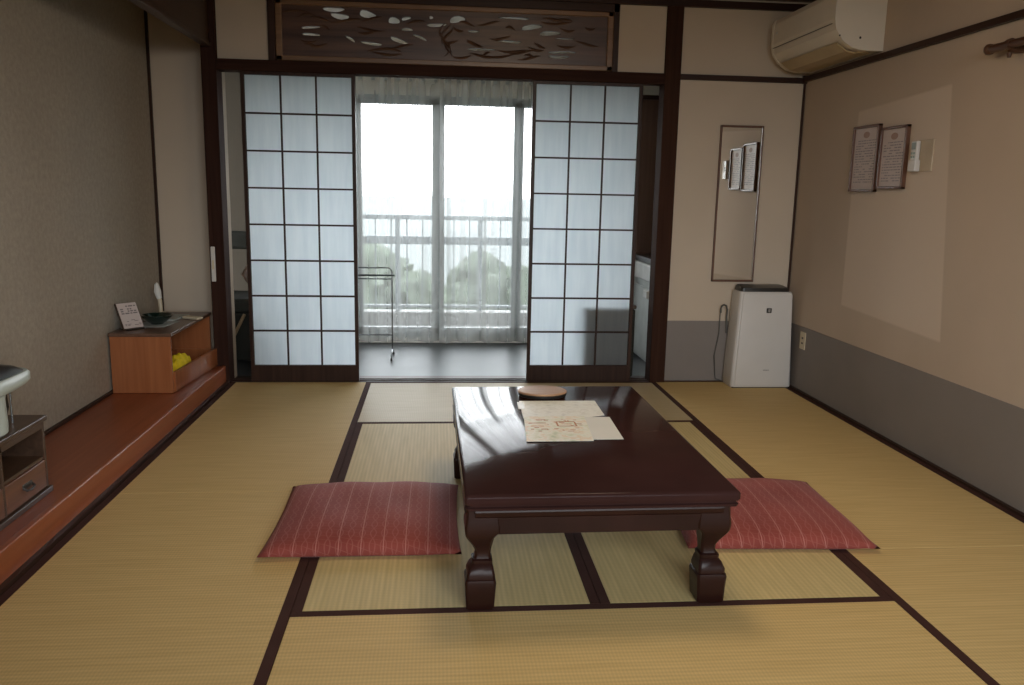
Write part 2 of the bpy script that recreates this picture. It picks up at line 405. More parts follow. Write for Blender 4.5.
# wainscot, trims, corner strip, rails
sbox('trim_1', 'grey_wain', XR-.004, XR, -2.9, YE, 0, .377)
sbox('trim_2', 'grey_wain', 1.75, XR-.004, YE-.004, YE, 0, .373)
sbox('baseboard_right', 'dark_wood_y', XR-.022, XR-.004, -2.9, YE-.004, -.02, .010)
sbox('baseboard_back', 'dark_wood_x', 1.752, XR-.022, YE-.018, YE-.004, -.02, .006)
sbox('trim_3', 'dark_wood_y', XR-.022, XR, -2.9, YE, 1.765, 1.794, bev=.003)
sbox('trim_4', 'dark_wood_x', 1.752, XR-.022, YE-.022, YE, 1.758, 1.788, bev=.003)
sbox('trim_5', 'dark_wood', XR-.014, XR-.004, YE-.014, YE-.004, .377, 1.765)
sbox('trim_6', 'dark_wood', XR-.022, XR, YE-.022, YE, 1.757, 1.80)
# cornice
cb = box(B(), -.80, XR, YE-.03, YE, 2.147, 2.185, bev=.003); struct('trim_7', cb, 'dark_wood_x')
struct('trim_8', box(B(), XR-.03, XR, -2.9, YE-.03, 2.147, 2.185, bev=.003), 'dark_wood_y')
# posts
M['post_dark'] = wood('matte_dark_post_wood', (.030, .014, .011), (.052, .025, .018), 'z', .8, .05)
sbox('trim_post_left', 'post_dark', -.882, -.802, YE-.03, YE+.09, -.02, CZ, bev=.004)
sbox('trim_post_right', 'post_wood', 1.660, 1.752, YE-.025, YE+.09, -.02, CZ, bev=.004)
# lintel over the sliding panels
lb = box(B(), -.802, 1.660, YE-.028, YE+.075, 1.729, 1.787, bev=.003)
M['lintel'] = wood('matte_dark_lintel_wood', (.030, .014, .011), (.052, .025, .018), 'x', .8, .05)
struct('trim_lintel', lb, 'lintel')
sbox('trim_9', 'dark_wood_x', -.525, 1.388, YE-.014, YE+.05, 2.105, 2.15)
sbox('trim_10', 'dark_wood', -.528, -.490, YE-.014, YE+.05, 1.787, 2.15)
sbox('trim_11', 'dark_wood', 1.360, 1.390, YE-.014, YE+.05, 1.787, 2.15)
# threshold with two sliding grooves
tb = B()
for y0, y1, z in ((2.68, 2.69, .002), (2.69, 2.722, -.004), (2.722, 2.732, .002), (2.732, 2.764, -.004), (2.764, 2.835, .002)):
    box(tb, -.80, 1.66, y0, y1, -.03, z)
struct('trim_threshold', tb, 'dark_wood_x')

# ------------------------------------------------------------------ alcove (tokonoma)
sbox('floor_alcove', 'toko_floor', XA, -.838, -.9, 2.86, .04, .098)
kb = box(B(), -.842, -.820, -.9, 2.66, -.02, .102, bev=.005)
struct('trim_alcove_sill', kb, 'kamachi')
sbox('trim_12', 'dark_wood_y', -.822, -.802, -2.9, 2.66, -.02, .012)
sbox('baseboard_alcove', 'dark_wood_y', XA, XA+.014, -.9, 2.84, .098, .112)
sbox('trim_13', 'dark_wood', XA, XA+.014, 2.826, 2.84, .112, CZ)
hb = box(B(), -.865, -.832, -.9, 2.66, 1.852, CZ)
box(hb, -.870, -.822, -.9, 2.66, 1.845, 1.865, bev=.004)
struct('wall_alcove_hanging_board', hb, 'board_wood')

# ------------------------------------------------------------------ tatami
W_, BD = 1.6716, .0282
def tatami(label, x0, x1, y0, y1, along, mat):
    t = thing('tatami_mat', label, 'tatami mat', ((x0+x1)/2, (y0+y1)/2, -.025), 0, 'tatami mats on the floor')
    a, b2 = (x1-x0)/2, (y1-y0)/2; g = .0008
    if along == 'y':
        obj('woven_surface', box(B(), -a+BD, a-BD, -b2+g, b2-g, 0, .025, bev=.002), mat, t)
        for s in (-1, 1):
            e = sorted((s*(a-g), s*(a-BD-.0002)))
            obj('cloth_border', box(B(), e[0], e[1], -b2+g, b2-g, 0, .0256, bev=.001), 'border', t)
    else:
        obj('woven_surface', box(B(), -a+g, a-g, -b2+BD, b2-BD, 0, .025, bev=.002), mat, t)
        for s in (-1, 1):
            e = sorted((s*(b2-g), s*(b2-BD-.0002)))
            obj('cloth_border', box(B(), -a+g, a-g, e[0], e[1], 0, .0256, bev=.001), 'border', t)
    return t
YF = 2.68
tatami('tatami mat in the far left corner, along the alcove sill up to the sliding panel', -.80, 0, .90, YF, 'y', 'tatami_s')
tatami('tatami mat at the near left, along the alcove sill, partly under the left red cushion', -.80, 0, -.88, .90, 'y', 'tatami_s')
tatami('pale tatami mat laid crosswise directly before the veranda threshold', 0, W_, 1.80, YF, 'x', 'tatami_pale')
tatami('tatami mat lying lengthwise under the left half of the low table', 0, W_/2, 0, 1.80, 'y', 'tatami_c')
tatami('tatami mat lying lengthwise under the right half of the low table', W_/2, W_, 0, 1.80, 'y', 'tatami_c')
tatami('tatami mat laid crosswise in the foreground, in front of the table legs', 0, W_, -.88, 0, 'x', 'tatami_x')
tatami('tatami mat in the far right corner under the white air purifier', W_, XR-.022, .31, YF-.006, 'y', 'tatami_s')
tatami('tatami mat at the near right, beside the grey wainscot', W_, XR-.022, -1.47, .31, 'y', 'tatami_s')
tatami('tatami mat laid crosswise nearest the viewer, below the photo edge', 0, W_, -1.78, -.88, 'x', 'tatami_x')
tatami('tatami mat on the left behind the viewpoint', -.80, 0, -2.88, -.88, 'y', 'tatami_s')
tatami('tatami mat in the middle behind the viewpoint', 0, W_, -2.88, -1.78, 'x', 'tatami_x')
tatami('tatami mat on the right behind the viewpoint', W_, XR-.022, -2.88, -1.47, 'y', 'tatami_s')

# ------------------------------------------------------------------ shoji
def shoji(name, x0, x1, label_pad=0):
    H = 1.731; y0, y1 = YE-.002, YE+.026
    st = .020; g0, g1, gz0, gz1 = x0+st, x1-st, .098, 1.712
    fb = box(B(), x0, x0+st, y0, y1, 0, H, bev=.002)
    box(fb, x1-st, x1, y0, y1, 0, H, bev=.002)
    box(fb, g0-.001, g1+.001, y0, y1, 0, gz0, bev=.002)
    box(fb, g0-.001, g1+.001, y0, y1, gz1, H, bev=.001)
    o = struct(name, fb, 'dark_wood')
    lt = B(); n, mrows = 3, 8; w = .0048
    for i in range(1, n):
        x = g0+(g1-g0)*i/n; box(lt, x-w, x+w, y0+.006, y0+.018, gz0, gz1)
    for j in range(1, mrows):
        z = gz0+(gz1-gz0)*j/mrows; box(lt, g0, g1, y0+.004, y0+.017, z-w, z+w)
    obj('lattice', lt, 'dark_wood_x', o)
    obj('paper', box(B(), g0, g1, y0+.0182, y0+.0188, gz0, gz1), 'shoji', o)
    return o
shoji('door_1', -.686, -.070)
shoji('door_2', .916, 1.545)

# ------------------------------------------------------------------ carved transom
def carved_panel():
    t = thing('carved_transom_panel', 'long carved openwork wooden transom panel above the sliding panels', 'carved panel', (.44, YE, 1.79))
    x0, x1, z0, z1 = -.928, .920, .0, .315   # local
    fr = B()
    box(fr, x0, x1, -.010, .030, z0, z0+.028, bev=.004); box(fr, x0, x1, -.010, .030, z1-.026, z1, bev=.004)
    box(fr, x0, x0+.034, -.010, .030, z0, z1, bev=.004); box(fr, x1-.034, x1, -.010, .030, z0, z1, bev=.004)
    obj('frame', fr, 'ranma_frame', t)
    cu = bpy.data.curves.new('c', 'CURVE'); cu.dimensions = '2D'; cu.fill_mode = 'BOTH'; cu.extrude = .009; cu.bevel_depth = .0015
    def poly(pts):
        s = cu.splines.new('POLY'); s.points.add(len(pts)-1)
        for p, q in zip(s.points, pts): p.co = (q[0], q[1], 0, 1)
        s.use_cyclic_u = True
    a0, a1, b0, b1 = x0+.030, x1-.030, z0+.024, z1-.024
    poly([(a0, b0), (a1, b0), (a1, b1), (a0, b1)])
    # openings, measured on the photo: px centre, px size (approx) -> local metres
    def loc(px, py): return ((px-281)/(603-281)*(1.298+.463)-.463-.44+.00, 2.087-(py-9)*.0052-1.79-.0006*0)
    holes = [(333, 13.5, 20, 4, 0), (339, 20, 17, 5, -8), (366, 17, 16, 6.5, -14), (392, 22, 11, 6, -4), (434, 25, 19, 3.2, 3), (429, 17.5, 4, 3, 0), (455, 18.5, 15, 6, 10),
             (513, 15, 30, 1.8, -1), (530, 23.5, 20, 4.5, 8), (549, 29, 20, 4, 4), (405, 30.5, 11, 2.6, 0), (404, 19.5, 9, 3, 12), (472, 30, 12, 1.6, 0), (310, 32, 18, 2.2, 4), (310, 39, 17, 2.2, -2),
             (370, 46, 20, 2.6, -6), (397, 42, 18, 3.6, -18), (508, 39, 25, 2.0, -2), (479, 48, 28, 1.6, 0), (562, 48, 28, 1.8, 2), (559, 53, 20, 2.6, 0), (349, 42, 10, 2.2, -30), (418, 38, 14, 2.2, -20), (565, 34, 20, 1.2, 0)]
    for px, py, w, h, ang in holes:
        cx, cz = loc(px, py); a = math.radians(ang); sx = w/2*.0059; sz = (h/2+.35)*.0056
        pts = []
        for k in range(14):
            th = 2*PI*k/14; q = 1+.10*math.sin(3*th+px)
            u, v = sx*math.cos(th)*q, sz*math.copysign(abs(math.sin(th))**.7, math.sin(th))*q
            pts.append((cx+u*math.cos(a)-v*math.sin(a), min(b1-.004, max(b0+.004, cz+u*math.sin(a)+v*math.cos(a)))))
        poly(pts[::-1])
    co = bpy.data.objects.new('c', cu); C.objects.link(co)
    dg = bpy.context.evaluated_depsgraph_get(); me = bpy.data.meshes.new_from_object(co.evaluated_get(dg))
    bpy.data.objects.remove(co); bpy.data.curves.remove(cu)
    me.materials.clear(); me.materials.append(M['ranma_wood'])
    o = bpy.data.objects.new('openwork_board', me); C.objects.link(o); o.parent = t
    o.location = (0, .014, 0); o.rotation_euler = (PI/2, 0, 0)
    # relief: wind-blown cloud and wave strokes carved proud of the board
    rb = B(); rnd = random.Random(3)
    for i in range(90):
        cx = a0+.06+(a1-a0-.12)*rnd.random(); cz = b0+.03+(b1-b0-.06)*rnd.random(); L = .05+.14*rnd.random(); ph = rnd.random()*6
        if any(abs(loc(h[0], h[1])[0]-cx) < L*.5+h[2]*.0028 and abs(loc(h[0], h[1])[1]-cz) < .020 for h in holes): continue
        pts = []; rs = []
        for k in range(9):
            u = k/8; pts.append((cx+(u-.5)*L, .005, min(b1-.01, max(b0+.01, cz+.012*math.sin(ph+u*3.2)))))
            rs.append(.002+.0065*math.sin(PI*u))
        tube(rb, pts, rs, 6)
    for k in range(7):     # a trunk-like sweep in the middle
        tube(rb, [(-.02+.05*k*.2+.03*math.sin(j*.8+k), .004, .05+j*.022) for j in range(9)], [.002+.006*math.sin(PI*j/8) for j in range(9)], 6) if k < 3 else None
    bmesh.ops.recalc_face_normals(rb, faces=rb.faces[:]); bmesh.ops.rotate(rb, verts=rb.verts[:], cent=(0, .014, 0), matrix=Matrix.Rotation(-PI/2, 3, 'X')); bmesh.ops.translate(rb, verts=rb.verts[:], vec=(0, -.014, 0))
    rb.from_mesh(me); rb.to_mesh(me); rb.free(); me.materials.clear(); me.materials.append(M['ranma_wood'])
carved_panel()

# ------------------------------------------------------------------ veranda
VY = 3.98
sbox('floor_veranda', 'veranda_floor', -1.9, 2.6, 2.835, VY+.1, -.08, -.004)
sbox('ceiling_veranda', 'white_wall', -1.9, 2.6, 2.76, VY+.1, CZ, CZ+.06)
sbox('wall_veranda_left', 'wall', -1.98, -1.9, 2.76, VY+.1, -.1, CZ)
sbox('wall_veranda_right', 'white_wall', 2.5, 2.6, 2.78, VY+.1, -.1, CZ)
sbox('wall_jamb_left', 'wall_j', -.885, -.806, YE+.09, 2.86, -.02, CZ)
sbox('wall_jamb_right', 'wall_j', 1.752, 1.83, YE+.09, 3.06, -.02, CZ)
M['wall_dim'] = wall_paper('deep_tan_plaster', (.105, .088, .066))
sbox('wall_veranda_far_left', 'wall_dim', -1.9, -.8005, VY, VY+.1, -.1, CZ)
vw = B(); box(vw, 1.60, 2.5, VY, VY+.1, -.1, CZ)
box(vw, -.80, 1.60, VY, VY+.1, 1.77, CZ); box(vw, -.80, 1.60, VY, VY+.1, -.1, .03)
struct('wall_veranda_window_side', vw, 'white_wall')
wn = B(); a, z0, z1 = VY+.02, .03, 1.77
for z_, h_ in ((z0, .03), (z1-.03, .03)): box(wn, -.80, 1.60, a, VY+.09, z_, z_+h_)
for x in (-.80, 1.56): box(wn, x, x+.04, a, VY+.09, z0, z1)
win = struct('window_1', wn, 'alu')
for i, (x0, x1, dy) in enumerate(((-.77, -.18, .03), (-.21, .435, .055), (.345, .985, .03), (.955, 1.57, .055))):
    sb = B(); yy = VY+dy-.005
    box(sb, x0, x0+.052, yy, yy+.022, z0+.03, z1-.02); box(sb, x1-.052, x1, yy, yy+.022, z0+.03, z1-.02)
    box(sb, x0, x1, yy, yy+.022, z0+.03, z0+.075); box(sb, x0, x1, yy, yy+.022, z1-.06, z1-.02)
    s = obj('sash', sb, 'alu', win)
    obj('pane', box(B(), x0+.052, x1-.052, yy+.009, yy+.013, z0+.075, z1-.06), 'glass', s)

# sheer curtains
def curtain(name, label, x0, x1, seed, gathers):
    t = thing(name, label, 'curtain', ((x0+x1)/2, VY-.07, 0), 0, 'sheer curtains at the veranda window')
    bm = B(); n = 260; zs = [0.015, .2, .5, .9, 1.3, 1.6, 1.80, 1.86, 1.90, 1.945]
    rnd = random.Random(seed); ph = [rnd.random()*6 for _ in range(6)]
    grid = []
    for j, z in enumerate(zs):
        row = []; low = 1-z/1.945
        for i in range(n+1):
            u = i/n; x = x0+(x1-x0)*u
            g = sum(math.exp(-((x-c)/s)**2)*k for c, s, k in gathers)
            f = math.sin(2*PI*u*(x1-x0)/.15+ph[0]+.8*math.sin(u*9+ph[1]))
            f2 = math.sin(2*PI*u*(x1-x0)/.062+ph[2]+1.3*math.sin(u*14+ph[3]))
            amp = (.006+.010*low)*(1+2.2*g)+.001
            y = amp*f + .0012*g*f2 + .006*math.sin(2*PI*u*(x1-x0)/.088+ph[5])*(.5+.8*(1-low))
            xx = x+.010*low*math.sin(2*PI*u*(x1-x0)/.21+ph[4])
            if z > 1.75: y *= .3
            row.append(bm.verts.new((xx-(x0+x1)/2, y, z)))
        grid.append(row)
    for j in range(len(zs)-1):
        for i in range(n): bm.faces.new((grid[j][i], grid[j][i+1], grid[j+1][i+1], grid[j+1][i]))
    o = obj('sheer_cloth', bm, 'sheer', t, sm=True)
    k = int((x1-x0)/.085)
    for i in range(k):
        xx = -(x1-x0)/2+(i+.5)*(x1-x0)/k; obj('heading_hook', box(B(), xx-.012, xx+.012, -.012, .012, 1.855, 1.872, bev=.002), 'alu', t)
curtain('sheer_curtain', 'white sheer curtain left of the window centre, behind the chrome towel rack', -.80, .415, 4, [(.36, .07, 1.2), (-.13, .05, .6), (-.7, .1, 1)])
curtain('sheer_curtain', 'white sheer curtain right of the window centre, gathered in deep folds', .400, 1.60, 9, [(.43, .06, 1.3), (.57, .05, 1), (.72, .06, 1.1), (1.0, .05, .7), (1.5, .1, 1)])
ct = obj('curtain_track', box(B(), -.82, 1.62, VY-.085, VY-.055, 1.948, 1.966), 'alu')
tag(ct, 'thin metal track above the veranda window carrying the sheer curtains', 'curtain track')
# brackets fix the track to the wall
for x in (-.7, .4, 1.5): obj('bracket', box(B(), x-.01, x+.01, VY-.055, VY, 1.95, 1.964), 'alu', ct)

# balcony
sbox('floor_balcony', 'concrete', -2.2, 3.0, VY+.1, 5.2, -.25, -.04)
sbox('trim_balcony_kerb', 'concrete', -2.2, 3.0, 5.02, 5.2, -.04, .07)
rl = thing('balcony_railing', 'grey balcony railing seen through the sheer curtains', 'railing', (.4, 5.08, .07))
obj('top_rail', box(B(), -2.5, 2.5, -.025, .025, .795, .835, bev=.006), 'rail_paint', rl)
obj('middle_rail', box(B(), -2.5, 2.5, -.02, .02, .585, .655, bev=.006), 'rail_paint', rl)
obj('bottom_rail', box(B(), -2.5, 2.5, -.015, .015, .035, .06, bev=.004), 'rail_paint', rl)
for i in range(8): obj('post', box(B(), -2.5+i*.708, -2.46+i*.708, -.019, .019, 0, .80, bev=.004), 'rail_paint', rl)
for i in range(37):
    x = -2.42+i*.134
    obj('baluster', box(B(), x-.005, x+.005, -.006, .006, .05, .80), 'rail_paint', rl)

# towel rack (chrome)
tr = thing('towel_rack', 'slim chrome towel rack standing before the left sheer curtain', 'towel rack', (-.22, 3.42, 0))
fr = B(); r0 = .0045
def arc_frame(y, xl, xr, zt, rad=.03):
    pts = [(xl, y, .05), (xl, y, zt-rad)]
    pts += [(xl+rad-rad*math.cos(t*PI/8), y, zt-rad+rad*math.sin(t*PI/8)) for t in range(1, 5)]
    pts += [(xr-rad+rad*math.sin(t*PI/8), y, zt-rad+rad*math.cos(t*PI/8)) for t in range(0, 5)]
    pts += [(xr, y, .05)]; return pts
tube(fr, arc_frame(0, -.20, .305, .602), r0, 8); obj('back_frame', fr, 'chrome', tr, sm=True)
fb = B(); tube(fb, [(-.23, -.05, .557), (.325, -.05, .557)], .006, 8); obj('front_rail', fb, 'chrome_dark', tr, sm=True)
fb = B(); tube(fb, [(-.20, -.02, .530), (.305, -.02, .530)], .004, 8); obj('middle_rail', fb, 'chrome_dark', tr, sm=True)
fb = B(); tube(fb, [(-.20, 0, .152), (.305, 0, .152)], .004, 8); obj('lower_rail', fb, 'chrome', tr, sm=True)
for s in (-.20, .305):
    fb = B(); tube(fb, [(s, .0, .557), (s, -.055, .557)], .004, 8); tube(fb, [(s, 0, .53), (s, -.025, .53)], .004, 8); obj('side_arm', fb, 'chrome', tr, sm=True)
    fb = B(); tube(fb, [(s, -.12, .0145), (s, -.10, .03), (s, 0, .055), (s, .10, .03), (s, .12, .0145)], .005, 8); ft = obj('foot', fb, 'chrome', tr, sm=True)
    for yy in (-.12, .12):
        cb_ = B(); box(cb_, s-.007, s+.007, yy-.011, yy+.011, -.003, .018, bev=.004); obj('glide', cb_, 'dark_plastic', ft)

# veranda armchair seen through the gap left of the shoji
ch = thing('veranda_armchair', 'dark wooden armchair glimpsed in the gap between left post and sliding panel', 'chair', (-.79, 3.42, 0))
def cx_(a_, b_, c_, d_, e_, f_, nm, mt, bev=.006, rot=None): return obj(nm, box(B(), a_, b_, c_, d_, e_, f_, bev=bev, rot=rot), mt, ch)
cx_(-.25, .25, .16, .22, .70, .82, 'backrest', 'chair_pad', .02)
cx_(-.25, .25, -.28, .20, .335, .42, 'seat', 'chair_pad', .02)
cx_(-.24, .24, -.27, .17, .03, .334, 'upholstered_base', 'chair_pad', .01)
sp = B(); tube(sp, [(-.08, .19, .41), (-.07, .19, .47), (-.10, .19, .53), (-.06, .19, .60), (-.07, .19, .71)], [.02, .035, .045, .035, .02], 12); obj('back_splat', sp, 'chair_wood', ch, sm=True)
for sx_ in (-1, 1):
    lg = B(); tube(lg, [(sx_*.265, .20, .0), (sx_*.262, .185, .35), (sx_*.26, .20, .82)], [.016, .02, .016], 8); obj('leg', lg, 'chair_wood', ch, sm=True)
    lg = B(); tube(lg, [(sx_*.265, -.27, .0), (sx_*.262, -.25, .55)], [.015, .02], 8); obj('leg', lg, 'chair_wood', ch, sm=True)
    ar = B(); tube(ar, [(sx_*.262, -.29, .55), (sx_*.265, -.1, .57), (sx_*.262, .19, .56)], [.018, .022, .018], 8); obj('armrest', ar, 'chair_wood', ch, sm=True)
br = B(); tube(br, [(-.12, -.30, .33), (-.20, -.305, .02)], [.014, .011], 8); tube(br, [(-.02, -.30, .33), (-.17, -.305, .03)], [.010, .009], 8)
obj('front_brace', br, 'tan_wood', ch, sm=True)

# washbasin nook seen through the gap on the right
wu = thing('washbasin_unit', 'white washbasin on grey cabinet glimpsed right of the right sliding panel', 'washbasin', (1.86, 3.30, 0))
obj('cabinet', box(B(), -.075, .45, -.20, .38, 0, .54, bev=.004), 'lamp_white', wu)
bs = box(B(), -.10, .46, -.22, .40, .545, .66, bev=.012, seg=3); obj('basin', bs, 'sink_white', wu)
obj('worktop_edge', box(B(), -.09, .45, -.21, .39, .662, .70, bev=.005), 'dark_plastic', wu)
dr = obj('door', box(B(), -.088, -.076, -.17, .35, .02, .50, bev=.003), 'lamp_white', wu)
obj('handle', box(B(), -.110, -.089, -.12, -.02, .44, .49, bev=.004), 'sink_white', dr)
M['nook'] = wood('brown_door_panel', (.11, .060, .042), (.16, .09, .06), 'z', .5, .3)
sbox('wall_nook_panel', 'nook', 1.66, 2.5, 3.74, 3.79, 0, 1.76)
sbox('trim_14', 'dark_wood_x', 1.66, 2.5, 3.72, 3.79, 1.76, 1.79)

# storage box behind the right shoji, its shade on the lower panes
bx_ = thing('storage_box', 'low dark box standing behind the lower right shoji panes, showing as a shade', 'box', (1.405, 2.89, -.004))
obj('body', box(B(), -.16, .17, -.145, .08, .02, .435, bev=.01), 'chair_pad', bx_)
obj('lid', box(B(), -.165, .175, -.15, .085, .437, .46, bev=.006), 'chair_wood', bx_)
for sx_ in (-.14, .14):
    for sy_ in (-.11, .05): obj('foot', box(B(), sx_-.015, sx_+.015, sy_-.015, sy_+.015, 0, .02), 'dark_plastic', bx_)

# ------------------------------------------------------------------ outside
sea = sbox('ground', 'sea', -900, 900, 12, 2000, -14.2, -14.0)
hb2 = B()
def hill():
    n = 40; rows = []
    for j in range(12):
        row = []
        for i in range(n+1):
            x = -30+60*i/n; y = 9+3.2*j
            z = -9.5-.32*j+1.2*math.sin(x*.3+j*.5)+.7*math.sin(x*.9+j)-(3.0 if x > 3 else 0)*min(1, (x-3)/6 if x > 3 else 0)
            row.append(hb2.verts.new((x, y, z)))
        rows.append(row)
    bot = [[hb2.verts.new((v.co.x, v.co.y, -14.1)) for v in (rows[0][0], rows[0][-1], rows[-1][-1], rows[-1][0])]]
    for j in range(11):
        for i in range(n): hb2.faces.new((rows[j][i], rows[j][i+1], rows[j+1][i+1], rows[j+1][i]))
    b4 = bot[0]
    hb2.faces.new([b4[0]]+rows[0]+[b4[1]]); hb2.faces.new([b4[3]]+rows[-1]+[b4[2]])
    hb2.faces.new([b4[0]]+[r[0] for r in rows]+[b4[3]]); hb2.faces.new([b4[1]]+[r[-1] for r in rows]+[b4[2]])
hill(); hl = struct('ground_hillside', hb2, 'leaf', sm=True)
def tree(label, x, y, base, h, r, seed):
    t = thing('tree', label, 'tree', (x, y, base), 0, 'trees below the balcony')
    tb_ = B(); tube(tb_, [(0, 0, -.3), (.1, 0, h*.35), (0, .1, h*.7)], [.22, .16, .08], 8); obj('trunk', tb_, 'bark', t, sm=True)
    cr = B(); rnd = random.Random(seed)
    for k in range(16):
        th = rnd.random()*2*PI; ph_ = rnd.uniform(-.5, 1); rr_ = r*rnd.uniform(.35, .55)
        c = Vector((math.cos(th)*r*.62, math.sin(th)*r*.62, h*.72+ph_*h*.24))
        t_ = bmesh.new(); bmesh.ops.create_icosphere(t_, subdivisions=3, radius=rr_)
        for v in t_.verts:
            d = v.co.normalized(); v.co *= 1+.14*math.sin(9*d.x+seed)*math.sin(8*d.y+k)+.10*math.sin(19*d.z+13*d.x); v.co += c
        merge(cr, t_)
    obj('crown', cr, 'leaf', t, sm=True)
tree('pale green tree beyond the balcony, behind the left sheer curtain', -1.7, 20, -10.8, 9.7, 2.5, 3)
tree('pale green tree beyond the balcony, lower, behind the right sheer curtain', 2.9, 27, -11.0, 9.2, 2.4, 6)

# ------------------------------------------------------------------ low table
TZ = .344
tt = thing('low_table', 'dark red lacquered low table with carved cabriole legs on the tatami', 'table', (.8165, .532, .0008), math.radians(.6))
hw, hl_ = .3660, .600
def slab(bm, prof):     # prof: list of (inset, z)
    secs = []
    for ins, z in prof:
        a_, b_ = hw-ins, hl_-ins; c = .006
        secs.append([(-a_+c, -b_, z), (a_-c, -b_, z), (a_, -b_+c, z), (a_, b_-c, z), (a_-c, b_, z), (-a_+c, b_, z), (-a_, b_-c, z), (-a_, -b_+c, z)])
    return loft(bm, secs)
obj('tabletop', slab(B(), [(.012, .298), (.005, .300), (.003, .307), (.009, .310), (.009, .314), (.002, .317), (0, .321), (0, .336), (.003, .341), (.008, TZ)]), 'lacquer', tt, sm=True)
# apron with bulged moulding and bracket corners
ap = B(); za, zb = .218, .292
def apron_prof(s): return [(0, za), (.012*0, za+.0), (0, .262), (.006, .268), (.009, .278), (.006, .287), (0, .292), (-.016, .292), (-.016, za)]
ox, oy = hw-.010, hl_-.046
L = [(0, za), (0, .264), (.006, .270), (.009, .282), (.006, .293), (0, .298), (-.018, .298), (-.018, za)]
for s in (-1, 1):
    a_ = B(); prism(a_, [(s*(oy+d), z) for d, z in L], 'x', -ox+.02, ox-.02); obj('apron', a_, 'lacquer_leg', tt)
    a_ = B(); prism(a_, [(s*(ox+d), z) for d, z in L], 'y', -oy+.02, oy-.02); obj('apron', a_, 'lacquer_leg', tt)
leg_prof = [(0, .006, .075), (.004, .003, .078), (.066, .000, .082), (.078, -.001, .083), (.086, .001, .081), (.088, .004, .079), (.100, .004, .079), (.118, .012, .075), (.126, .019, .072), (.130, .018, .073), (.136, .018, .073),
            (.140, .024, .068), (.150, .027, .068), (.162, .026, .069), (.178, .019, .071), (.193, .010, .073), (.205, .003, .076), (.214, -.001, .082), (.222, -.002, .092), (.235, -.003, .092), (.255, .000, .090), (.272, .001, .088), (.298, .003, .086)]
for sx_ in (-1, 1):
    for sy_ in (-1, 1):
        lb_ = B(); secs = []
        for z, o_, i_ in leg_prof:
            xo, xi = sx_*(hw-.006-o_), sx_*(hw-.006-i_); yo, yi = sy_*(hl_-.044-o_), sy_*(hl_-.044-i_); c = .006
            cxm, cym = (xo+xi)/2, (yo+yi)/2; hx, hy = abs(xo-xi)/2, abs(yo-yi)/2
            secs.append([(cxm+u*hx-v1*c, cym+w_*hy-v2*c, z) for u, w_, v1, v2 in ((-1, -1, -1, 0), (1, -1, 1, 0), (1, -1, 0, -1), (1, 1, 0, 1), (1, 1, 1, 0), (-1, 1, -1, 0), (-1, 1, 0, 1), (-1, -1, 0, -1))])
        loft(lb_, secs); obj('leg', lb_, 'lacquer_leg', tt, sm=True)

# things on the table
def sheet(name, label, cat, pts, z, th, mat, group=None):
    cx, cy = sum(p[0] for p in pts)/len(pts), sum(p[1] for p in pts)/len(pts)
    o = obj(name, prism(B(), [(p[0]-cx, p[1]-cy) for p in pts], 'z', 0, th), mat, loc=(cx, cy, z))
    return tag(o, label, cat, group)
z = TZ+.0006
sheet('pale_map_leaflet', 'pale printed leaflet under the others, beside the round wooden trivet', 'leaflet', [(.682, .655), (.886, .655), (.972, .688), (.976, .892), (.690, .892)], z, .0012, 'map_pale', None)
sheet('blank_paper_sheet', 'plain cream sheet sticking out right of the coloured map', 'paper', [(.78, .398), (.976, .400), (.984, .660), (.79, .660)], z+.0016, .001, 'paper')
mp_ = sheet('illustrated_map_leaflet', 'coloured illustrated map leaflet with green and orange drawings, on top', 'leaflet', [(.663, .378), (.876, .380), (.895, .665), (.684, .662)], z+.003, .002, 'map')
prn = B()
rnd = random.Random(5)
for k in range(26):       # small orange and brown drawn roads and roofs
    x = rnd.uniform(-.09, .08); y = rnd.uniform(-.05, .10); w = rnd.uniform(.006, .022); h = rnd.uniform(.003, .008)
    box(prn, x, x+w, y, y+h, .0021, .0024)
for a_ in ((.008, .070, .070, .076), (.008, .070, .018, .023), (.004, .010, .02, .074), (.066, .072, .02, .07), (.022, .056, .044, .048), (-.085, -.03, .055, .061), (-.085, -.04, .02, .024)):
    box(prn, a_[0], a_[1], a_[2], a_[3], .0021, .0024)
obj('printed_drawings', prn, plain('map_orange_print', (.50, .22, .10), .5), mp_)
lf = B(); box(lf, -.015, .015, -.004, .004, 0, .0015)
lk = sheet('small_white_tag', 'small glossy white tag at the left edge of the leaflets', 'tag', [(.676, .770), (.700, .768), (.702, .865), (.680, .868)], z+.0018, .0012, 'sink_white')
tv = thing('round_trivet', 'round wooden trivet with dark rim at the far end of the table', 'trivet', (.788, .985, TZ))
obj('dark_base', lathe(B(), [(0, 0), (.088, 0), (.094, .004), (.095, .014), (.0, .014)], sx=1, sy=.82), 'dark_plastic', tv, sm=True)
obj('wooden_top', lathe(B(), [(0, .0142), (.095, .0142), (.0955, .018), (.092, .021), (0, .0215)], sx=1, sy=.82), 'tray_wood', tv, sm=True)

